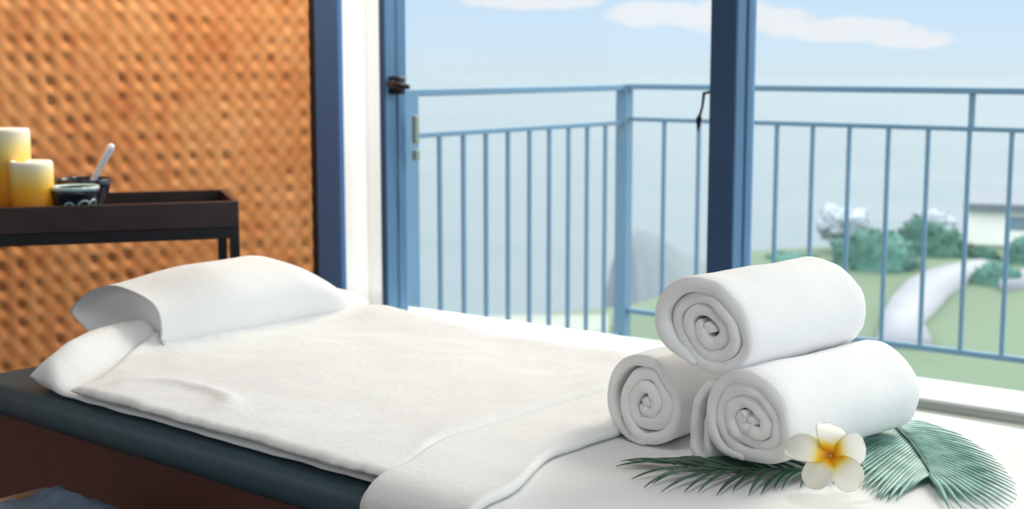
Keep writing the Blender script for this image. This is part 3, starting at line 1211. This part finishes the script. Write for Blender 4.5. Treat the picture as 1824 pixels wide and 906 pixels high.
def roll(C, yaw, L, R, turns, seed, label, sx=1.0, sz=1.0, start=0.0, swell=0.0, flap=None, recess=0.010, dirn=1, rest=True):
    A = Vector((sin(yaw), cos(yaw), 0))
    Rr = Vector((cos(yaw), -sin(yaw), 0))
    mb = MB()
    r0 = 0.011
    pitch = (R - r0) / (turns + 0.5)
    th = pitch * 1.12
    n = int(turns * 52)
    path, e0, bk = [], [], []
    for i in range(n + 1):
        q = i / n
        th_ = q * turns * 2 * pi
        ang = start + dirn * th_
        r = r0 + pitch * th_ / (2 * pi)
        left_ = (1 - q) * turns
        r -= 0.62 * th * (1 - sstep(0.0, 0.16, left_))           # the loose end tucks in
        w = r / R
        # every turn nests in the next: the squash depends mostly on the direction, and is strongest at the heart
        lob = 1 + 0.05 * sin(2 * ang + seed) + 0.16 * (1 - w) * sin(2 * ang + seed * 1.7) + 0.10 * (1 - w) * sin(3 * ang + seed * 2.1)
        lob += 0.10 * nz(cos(ang) * 1.1 + seed, sin(ang) * 1.1, w * 1.2) + 0.09 * (1 - 0.6 * w) * nz(th_ * 0.9 + seed * 3, 2.0)
        x = r * cos(ang) * sx * lob
        z = r * sin(ang) * sz * lob
        z = max(z, -R * 0.985)
        if swell and q > 1 - 1.0 / turns:                       # loose outer wrap on one side
            k = max(0, cos(ang - pi)) ** 1.5 * sstep(1 - 1.0 / turns, 1 - 0.55 / turns, q)
            x -= swell * k
        path.append((x, z))
        e = recess * (1 - sstep(0.62, 0.92, w)) + 0.008 * nz(th_ * 0.35 + seed, 7.0) + 0.005 * nz(th_ * 1.3 + seed, 3.0)
        if swell and q > 1 - 1.0 / turns:
            e += 0.02 * max(0, cos(ang - pi)) ** 1.2 * sstep(1 - 1.0 / turns, 1 - 0.6 / turns, q)
        e0.append(max(-0.004, e))
        bk.append(0.012 * (1 - w) + 0.004 * nz(th_ * 0.4 + seed, 9.0))
    ths = [th * (0.93 + 0.22 * nz(i * 0.05 + seed, 1.5)) for i in range(n + 1)]
    for i in range(8):
        ths[i] *= 0.5 + 0.5 * i / 8
        ths[n - i] *= 0.35 + 0.65 * i / 8
    strip(mb, path, ths, e0, L, C, A, Rr, seed, bk)
    # heart of the roll
    strip(mb, [(-0.006, -0.002), (0.0, 0.002), (0.006, -0.001), (0.007, -0.004)], 0.017, [recess + 0.002] * 4, L, C, A, Rr, seed + 2)
    if flap:
        fp = []
        for i in range(len(flap) - 1):                          # Catmull-Rom through the flap's outline
            p0, p1, p2, p3 = flap[max(i - 1, 0)], flap[i], flap[i + 1], flap[min(i + 2, len(flap) - 1)]
            for s in range(6):
                t = s / 6
                fp.append(tuple(0.5 * ((2 * p1[c]) + (-p0[c] + p2[c]) * t + (2 * p0[c] - 5 * p1[c] + 4 * p2[c] - p3[c]) * t * t + (-p0[c] + 3 * p1[c] - 3 * p2[c] + p3[c]) * t ** 3) for c in (0, 1)))
        fp.append(flap[-1])
        strip(mb, fp, 0.0125, [0.010 + 0.004 * nz(i * 0.2, 5) for i in range(len(fp))], L * 0.93, C, A, Rr, seed + 4)
    low = min(v.z for v in mb.v)
    if rest:
        for v in mb.v:
            v.z += ZF - 0.001 - low
    o = mb.build('rolled_towel', M_ROLL, None, smooth=True)
    return tag(o, label, 'towel', 'rolled white towels stacked on the table')


R2C = Vector((-0.836, 1.598, ZF + 0.078))
roll(R2C, radians(11), 0.31, 0.079, 3.4, 1.3, 'rolled white towel at the base of the stack, right behind the flower', sx=0.96, sz=1.01, start=2.02, recess=0.006,
     flap=[(-0.052, 0.038), (-0.074, 0.034), (-0.092, 0.010), (-0.098, -0.020), (-0.100, -0.050), (-0.088, -0.070), (-0.073, -0.058), (-0.076, -0.020), (-0.066, 0.012)])
R3C = Vector((-1.024, 1.648, ZF + 0.078))
roll(R3C, radians(4), 0.26, 0.077, 3.2, 4.4, 'rolled white towel at the base of the stack, nearest the pillow', sx=0.90, sz=1.02, start=3.46, swell=0.020, recess=0.006)
R1C = Vector((-0.910, 1.612, ZF + 0.078 + 0.110))
roll(R1C, radians(8), 0.30, 0.080, 3.3, 8.8, 'rolled white towel lying on top of the two others', sx=1.02, sz=0.98, start=2.48, recess=0.008, rest=False)


# ------------------------------------------------------------------ palm leaves
def leaflet(name, p0, p1, p2, w, m, parent, normal=Vector((0, 0, 1)), fold=0.25):
    n = 12
    vs, fs = [], []
    pts = []
    for i in range(n + 1):
        t = i / n
        pts.append(p0 * (1 - t) ** 2 + p1 * 2 * t * (1 - t) + p2 * t * t)
    for i, p in enumerate(pts):
        t = i / n
        d = (pts[min(i + 1, n)] - pts[max(i - 1, 0)]).normalized()
        side = d.cross(normal)
        if side.length < 1e-4:
            side = Vector((1, 0, 0))
        side.normalize()
        up = side.cross(d).normalized()
        ww = w * (min(1, 0.35 + t * 4) if t < 0.2 else 1.0) * (1 - max(0, (t - 0.35) / 0.65) ** 1.6) + 0.0002
        th = 0.0004
        for k, (sx, sz) in enumerate(((-1, -fold), (0, 0), (1, -fold))):
            vs.append(p + side * ww * sx + up * ww * sz + up * th)
        for k, (sx, sz) in enumerate(((-1, -fold), (0, 0), (1, -fold))):
            vs.append(p + side * ww * sx * 0.98 + up * ww * sz - up * th)
    for i in range(n):
        a, b = i * 6, (i + 1) * 6
        for k in (0, 1):
            fs.append((a + k, a + k + 1, b + k + 1, b + k))
            fs.append((a + 3 + k, b + 3 + k, b + 4 + k, a + 4 + k))
        fs.append((a, b, b + 3, a + 3))
        fs.append((a + 2, a + 5, b + 5, b + 2))
    fs += [(0, 3, 4, 1), (1, 4, 5, 2), (n * 6, n * 6 + 1, n * 6 + 4, n * 6 + 3), (n * 6 + 1, n * 6 + 2, n * 6 + 5, n * 6 + 4)]
    return mk(name, vs, fs, m, parent, normals=False)


def pl(poly, t):
    """point at fraction t of a polyline"""
    k = t * (len(poly) - 1)
    i = min(int(k), len(poly) - 2)
    f = k - i
    return tuple(lerp(poly[i][c], poly[i + 1][c], f) for c in range(len(poly[0])))


def dark_leaf():
    zl = ZF + 0.004
    rach = [at(px, py, 2, zl) + Vector((0, 0, dz)) for px, py, dz in ((1535, 836, 0.006), (1450, 843, 0.006), (1370, 843, 0.006), (1290, 843, 0.007), (1220, 836, 0.009), (1160, 829, 0.007), (1118, 825, 0.004))]
    root = empty('palm_leaf', rach[2], 'dark green palm leaf lying under the towels with its tip pointing towards the pillow', 'leaf')
    MB().tube(rach, [0.0022, 0.0022, 0.002, 0.0018, 0.0015, 0.001, 0.0006], 8).build('midrib', M_LEAF_DARK, root, smooth=True)
    low = [(1225, 838, 1125, 853), (1238, 840, 1147, 868), (1255, 842, 1162, 862), (1274, 844, 1178, 876), (1296, 844, 1219, 876), (1318, 844, 1243, 877), (1344, 843, 1276, 882), (1366, 843, 1305, 874),
           (1386, 843, 1333, 882), (1410, 843, 1355, 881), (1428, 843, 1378, 872), (1446, 843, 1392, 872), (1468, 842, 1425, 868), (1492, 840, 1455, 863), (1514, 838, 1484, 863)]
    for i, (bx, by, tx, ty) in enumerate(low):
        b, t = at(bx, by, 2, zl), at(tx, ty, 2, zl)
        b.z += 0.006
        mid = b.lerp(t, 0.5) + Vector((-0.010, 0.004, 0.008 + 0.002 * (i % 3)))
        leaflet('leaflet', b, mid, t, 0.0036 if i < 6 else 0.0042, M_LEAF_DARK, root)
    up = [(1190, 832, 1097, 830), (1205, 834, 1106, 821), (1225, 836, 1112, 826), (1245, 838, 1118, 818), (1265, 840, 1135, 822), (1285, 841, 1150, 818), (1305, 842, 1170, 816),
          (1325, 842, 1192, 815), (1345, 843, 1212, 813), (1362, 843, 1240, 812), (1380, 843, 1268, 813), (1400, 843, 1300, 815), (1420, 842, 1330, 818), (1445, 842, 1365, 818), (1475, 841, 1400, 816), (1500, 838, 1440, 812)]
    for i, (bx, by, tx, ty) in enumerate(up):
        b, t = at(bx, by, 2, zl), at(tx, ty, 2, zl)
        b.z += 0.006
        mid = b.lerp(t, 0.5) + Vector((0.0, 0.004, 0.010 + 0.002 * (i % 3)))
        leaflet('leaflet', b, mid, t, 0.0046, M_LEAF_DARK, root)
    return root


dark_leaf()


def pale_leaf():
    zl = ZF + 0.004
    rp = [(1588, 768, 0.012), (1604, 785, 0.014), (1622, 808, 0.016), (1640, 832, 0.014), (1655, 852, 0.008)]
    rach = [at(px, py, 2, zl) + Vector((0, 0, dz)) for px, py, dz in rp]
    root = empty('palm_leaf', rach[2], 'pale teal palm leaf fanned out on the sheet to the right of the flower', 'leaf')
    MB().tube(rach, [0.0026, 0.0026, 0.0024, 0.002, 0.0014], 8).build('midrib', M_LEAF_DARK, root, smooth=True)
    tr = [(1675, 762), (1720, 778), (1762, 806), (1790, 832), (1806, 856), (1812, 878), (1800, 900), (1766, 910), (1694, 908)]
    tl = [(1520, 800), (1505, 818), (1500, 834), (1512, 850), (1530, 864), (1548, 876), (1566, 890), (1592, 890), (1622, 874)]
    n = 26
    for i in range(n):
        t = i / (n - 1)
        j = random.uniform(-4, 4)
        bpx = pl(rp, t)
        b = at(bpx[0], bpx[1], 2, zl) + Vector((0, 0, bpx[2]))
        for tips, sgn in ((tr, 1), (tl, -1)):
            tp = pl(tips, t)
            e = at(tp[0] + j, tp[1] + j * 0.6, 2, zl)
            L = (e - b).length
            mpx = ((bpx[0] * 0.52 + tp[0] * 0.48), bpx[1] * 0.52 + tp[1] * 0.48 - (13 if sgn > 0 else 9) * (1 - 0.4 * t))
            mid = at(mpx[0], mpx[1], 2, zl) + Vector((0, 0, 0.012))
            leaflet('leaflet', b, mid, e, 0.0047 if sgn > 0 else 0.0050, M_LEAF_PALE, root, fold=0.45)
    return root


pale_leaf()


# ------------------------------------------------------------------ plumeria
def flower():
    c = at(1480, 808, 1, 1.555)
    to_cam = (_eye - c).normalized()
    face = (to_cam + Vector((0.05, 0, 0.30))).normalized()       # the way the flower looks
    rx = Vector((0, 0, 1)).cross(face).normalized()
    uz = face.cross(rx).normalized()
    root = empty('plumeria_flower', (c.x, c.y, ZF + 0.005), 'white plumeria flower with a yellow centre leaning against the front towel', 'flower')
    # tip angle (deg, counter-clockwise from right), length, width
    pets = [(88, 0.040, 0.0200), (168, 0.055, 0.0225), (236, 0.047, 0.0205), (306, 0.050, 0.0190), (12, 0.043, 0.0190)]
    for i, (ad, lf, wf) in enumerate(pets):
        a = radians(ad)
        d = rx * cos(a) + uz * sin(a)
        s = -rx * sin(a) + uz * cos(a)
        n, m = 20, 14
        vs, along = [], []
        for layer in (0, 1):
            for j in range(n + 1):
                t = j / n
                w = wf * (0.30 + 0.70 * sin(pi * 0.5 * min(1, t / 0.60)) ** 0.9) * (1 if t < 0.62 else sqrt(max(0.0, 1 - ((t - 0.62) / 0.385) ** 2.4)))
                bend = -0.009 * (1 - t) ** 2.2 + 0.006 * sin(pi * t) - 0.010 * t ** 3      # out of a funnel, cupped, tip rolling back
                for k in range(m + 1):
                    q = k / m * 2 - 1
                    twist = q * w * 0.50 * sstep(0.0, 0.4, t)                           # pinwheel: one edge over the next petal
                    lip = 0.0035 * (q ** 4) * t - 0.006 * max(0.0, -q - 0.55) * t
                    p = c + d * (lf * (0.02 + t)) + s * (w * q * 0.93 + 0.003 * t * t) + face * (bend + twist + lip - 0.0007 * layer)
                    vs.append(p)
                    along.append(t)
        rr = m + 1
        N0 = (n + 1) * rr
        fs = []
        for j in range(n):
            for k in range(m):
                q = j * rr + k
                fs.append((q, q + 1, q + rr + 1, q + rr))
                fs.append((N0 + q, N0 + q + rr, N0 + q + rr + 1, N0 + q + 1))
        for j in range(n):
            fs.append((j * rr, (j + 1) * rr, N0 + (j + 1) * rr, N0 + j * rr))
            fs.append((j * rr + m, N0 + j * rr + m, N0 + (j + 1) * rr + m, (j + 1) * rr + m))
        for k in range(m):
            fs.append((k, N0 + k, N0 + k + 1, k + 1))
            fs.append((n * rr + k, n * rr + k + 1, N0 + n * rr + k + 1, N0 + n * rr + k))
        o = mk('petal', vs, fs, M_PETAL, root, normals=False)
        at_ = o.data.attributes.new('along', 'FLOAT', 'POINT')
        at_.data.foreach_set('value', along[:len(o.data.vertices)])
    MB().tube([c - face * 0.0085, c - face * 0.014, c - face * 0.022 - Vector((0, 0, 0.010))], [0.004, 0.003, 0.0028], 10).build('stem_tube', mat('stem_green', lin(170, 180, 110), 0.5), root, smooth=True)
    return root


flower()

# =================================================================== SIDE TABLE WITH TRAY
TZ = 0.86
tc_ = at(425, 358, 2, TZ)
ta_ = at(0, 366, 2, TZ)
td = (ta_ - tc_)
td.z = 0
td.normalize()                                               # along the front, towards the left
td = (Matrix.Rotation(radians(6), 3, 'Z') @ td)
tb = Vector((td.y, -td.x, 0))                                # towards the wall
if tb.dot(Vector((-1, 0.5, 0))) < 0:
    tb = -tb
TL, TW = 0.92, 0.36
SM = Matrix(((td.x, tb.x, 0, tc_.x), (td.y, tb.y, 0, tc_.y), (0, 0, 1, 0), (0, 0, 0, 1)))


def side_table():
    root = empty('side_table', SM @ Vector((TL / 2, TW / 2, 0)), 'dark wooden tray table on slim black metal legs by the woven wall', 'side table')
    z0, z1 = TZ - 0.068, TZ
    w = 0.014
    t = MB()
    t.box(0, TL, 0, w, z0, z1, bev=0.002, M=SM)
    t.box(0, TL, TW - w, TW, z0, z1, bev=0.002, M=SM)
    t.box(0, w, w, TW - w, z0, z1, bev=0.002, M=SM)
    t.box(TL - w, TL, w, TW - w, z0, z1, bev=0.002, M=SM)
    t.box(w, TL - w, w, TW - w, z0 + 0.004, z0 + 0.020, M=SM)
    t.build('tray', M_WALNUT, root)
    f = MB()
    fz0, fz1 = z0 - 0.030, z0 - 0.001
    f.box(0.0, TL, 0.002, 0.024, fz0, fz1, M=SM)
    f.box(0.0, TL, TW - 0.024, TW - 0.002, fz0, fz1, M=SM)
    f.box(0.0, 0.024, 0.024, TW - 0.024, fz0, fz1, M=SM)
    f.box(TL - 0.024, TL, 0.024, TW - 0.024, fz0, fz1, M=SM)
    f.build('frame', M_BLACKMETAL, root)
    for a in (0.0, TL - 0.024):
        for b in (0.002, TW - 0.026):
            MB().box(a, a + 0.024, b, b + 0.024, 0.0, fz0, M=SM).build('leg', M_BLACKMETAL, root)
    return root


side_table()
ZT = TZ - 0.068 + 0.0205


def on_tray(px, b):
    """a spot on the tray floor at distance b behind the front rim, under photo column px"""
    best, bd = None, 1e9
    for i in range(0, 400):
        a = TL * i / 400
        p = SM @ Vector((a, b, ZT))
        v = p - _eye
        x = CX + F_PX * v.dot(_rt) / v.dot(_fw)
        if abs(x - px) < bd:
            best, bd = p, abs(x - px)
    return best


def candle(px, b, rad, hgt, label):
    c = on_tray(px, b)
    root = empty('pillar_candle', (c.x, c.y, ZT), label, 'candle', 'pillar candles on the tray')
    prof = [(rad * 0.98, 0.0), (rad, 0.004), (rad, hgt * 0.25), (rad * 0.995, hgt * 0.5), (rad, hgt - 0.012), (rad * 0.97, hgt - 0.003), (rad * 0.9, hgt), (rad * 0.82, hgt - 0.003), (rad * 0.7, hgt - 0.012), (0.004, hgt - 0.016)]
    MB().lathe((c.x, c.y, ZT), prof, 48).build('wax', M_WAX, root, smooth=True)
    MB().tube([(c.x, c.y, ZT + hgt - 0.018), (c.x + 0.001, c.y, ZT + hgt - 0.008), (c.x + 0.003, c.y, ZT + hgt - 0.002)], 0.0014, 6).build('wick', M_WICK, root, smooth=True)


candle(22, 0.16, 0.054, 0.238, 'tall pillar candle, painted amber glow below and ivory above, at the end of the tray')
candle(61, 0.085, 0.054, 0.158, 'shorter ivory pillar candle with painted amber glow standing beside the dark bowls')


def bowl(px, b, rad, hgt, label, band, name='bowl'):
    c = on_tray(px, b)
    root = empty(name, (c.x, c.y, ZT), label, 'bowl')
    th = 0.005
    o = [(rad * 0.42, 0.0), (rad * 0.45, 0.004), (rad * 0.44, 0.008), (rad * 0.66, hgt * 0.22), (rad * 0.84, hgt * 0.5), (rad * 0.95, hgt * 0.8), (rad, hgt)]
    i = [(rad - th * 0.5, hgt + 0.002), (rad - th, hgt), (rad * 0.95 - th, hgt * 0.8), (rad * 0.84 - th, hgt * 0.5), (rad * 0.62 - th, hgt * 0.26), (0.002, hgt * 0.2)]
    MB().lathe((c.x, c.y, ZT), o + i, 48).build('body', M_GLAZE, root, smooth=True)
    if band:
        # pale glazed rim and pale brushed circles on the outside
        MB().lathe((c.x, c.y, ZT), [(rad * 0.985, hgt * 0.93), (rad * 1.006, hgt * 0.95), (rad * 1.012, hgt * 1.0), (rad * 0.995, hgt + 0.004), (rad - th * 1.1, hgt + 0.001), (rad - th * 0.8, hgt * 0.93)], 48).build('rim', M_PALEGLAZE, root, smooth=True)
        cam_dir = atan2(-c.y, -c.x)
        for da, zc, rr in ((0.42, 0.48, 0.015), (0.95, 0.5, 0.014), (-0.3, 0.45, 0.013)):
            pts = []
            for k in range(25):
                q = 2 * pi * k / 24
                a = cam_dir + da + rr * cos(q) / (rad * 0.84)
                zz = hgt * zc + rr * sin(q)
                f = zz / hgt
                rd = rad * (0.66 + (0.84 - 0.66) * (f - 0.22) / 0.28 if f < 0.5 else 0.84 + (0.95 - 0.84) * (f - 0.5) / 0.3) + 0.0006
                pts.append((c.x + rd * cos(a), c.y + rd * sin(a), ZT + zz))
            MB().tube(pts, 0.0024, 6).build('painted_ring', M_PALEGLAZE, root, smooth=True)
    return root, c


M_PALEGLAZE = mat('pale_celadon_glaze', lin(176, 204, 206), 0.2, spec=0.6)
bowl(135, 0.075, 0.061, 0.088, 'small dark bowl with pale rim and painted rings in front on the tray', True)
b2, bc = bowl(152, 0.215, 0.072, 0.098, 'larger plain dark blue bowl holding the pestle, behind the small bowl', False)
pe0 = bc + Vector((0.012, 0, 0.03))
pe1 = on_tray(206, 0.215)
pz = 0.19
pa, pb_ = Vector((bc.x, bc.y, ZT + 0.05)), Vector((pe1.x, pe1.y, ZT + pz))
pest = empty('pestle', pa, 'slim white pestle leaning out of the larger dark bowl', 'pestle')
M_PORC = mat('white_porcelain', lin(232, 232, 240), 0.3)
MB().tube([pa.lerp(pb_, t) for t in (-0.10, -0.05, 0, 0.3, 0.6, 0.9, 0.97, 1.0)], [0.006, 0.012, 0.012, 0.0085, 0.009, 0.0105, 0.009, 0.004], 14).build('shaft', M_PORC, pest, smooth=True)

# =================================================================== HAMPER WITH A SLATE CLOTH, beside the table base
def hamper():
    zt = 0.555
    a = at(84, 861, 2, zt)
    b = at(215, 909, 2, zt)
    ex = (b - a); ex.z = 0; ex.normalize()
    ey = Vector((ex.y, -ex.x, 0))
    if ey.dot(Vector((0, -1, 0))) < 0:
        ey = -ey
    HM = Matrix(((ex.x, ey.x, 0, a.x), (ex.y, ey.y, 0, a.y), (0, 0, 1, 0), (0, 0, 0, 1)))
    root = empty('hamper', HM @ Vector((0.2, 0.13, 0)), 'tan woven hamper standing on the floor beside the brown table base', 'hamper')
    t = 0.014
    m = mat('tan_rattan', lin(150, 116, 92), 0.7, bump=[(80, 0.6, 0.004)])
    w = MB()
    w.box(0, 0.42, 0, t, 0.0, zt - 0.02, bev=0.004, M=HM)
    w.box(0, 0.42, 0.28 - t, 0.28, 0.0, zt - 0.02, bev=0.004, M=HM)
    w.box(0, t, t, 0.28 - t, 0.0, zt - 0.02, bev=0.004, M=HM)
    w.box(0.42 - t, 0.42, t, 0.28 - t, 0.0, zt - 0.02, bev=0.004, M=HM)
    w.box(t, 0.42 - t, t, 0.28 - t, 0.01, 0.025, M=HM)
    w.build('basket', m, root)
    ring = [HM @ Vector(p) for p in ((0.007, 0.007, zt - 0.014), (0.413, 0.007, zt - 0.014), (0.413, 0.273, zt - 0.014), (0.007, 0.273, zt - 0.014), (0.007, 0.007, zt - 0.014))]
    MB().tube(ring, 0.011, 10).build('rim', m, root, smooth=True)
    vs, fs = [], []
    n, k = 44, 30
    for lay in (0, 1):
        for j in range(k + 1):
            for i in range(n + 1):
                s, q = i / n, j / k
                e = min(1, min(s, 1 - s) * 7) * min(1, min(q, 1 - q) * 6)
                z = max(zt - 0.035 + 0.052 * sqrt(e), (zt + 0.001) * (1 if q < 0.14 else 0)) + 0.014 * nz(s * 5, q * 4, 2) + 0.008 * nz(s * 12, q * 10) if lay == 0 else zt - 0.30
                vs.append(HM @ Vector((0.020 + 0.385 * s, (-0.004 if lay == 0 else 0.022) + 0.262 * q if lay == 0 else 0.022 + 0.236 * q, z)))
    r, N0 = n + 1, (n + 1) * (k + 1)
    for j in range(k):
        for i in range(n):
            q = j * r + i
            fs.append((q, q + 1, q + r + 1, q + r))
            fs.append((N0 + q, N0 + q + r, N0 + q + r + 1, N0 + q + 1))
    for i in range(n):
        fs.append((i, N0 + i, N0 + i + 1, i + 1))
        q = k * r + i
        fs.append((q, q + 1, N0 + q + 1, N0 + q))
    for j in range(k):
        q = j * r
        fs.append((q, q + r, N0 + q + r, N0 + q))
        q = j * r + n
        fs.append((q, N0 + q, N0 + q + r, q + r))
    tag(mk('cloth', vs, fs, M_SLATECLOTH), 'crumpled slate blue cloth filling the tan hamper', 'cloth')


hamper()
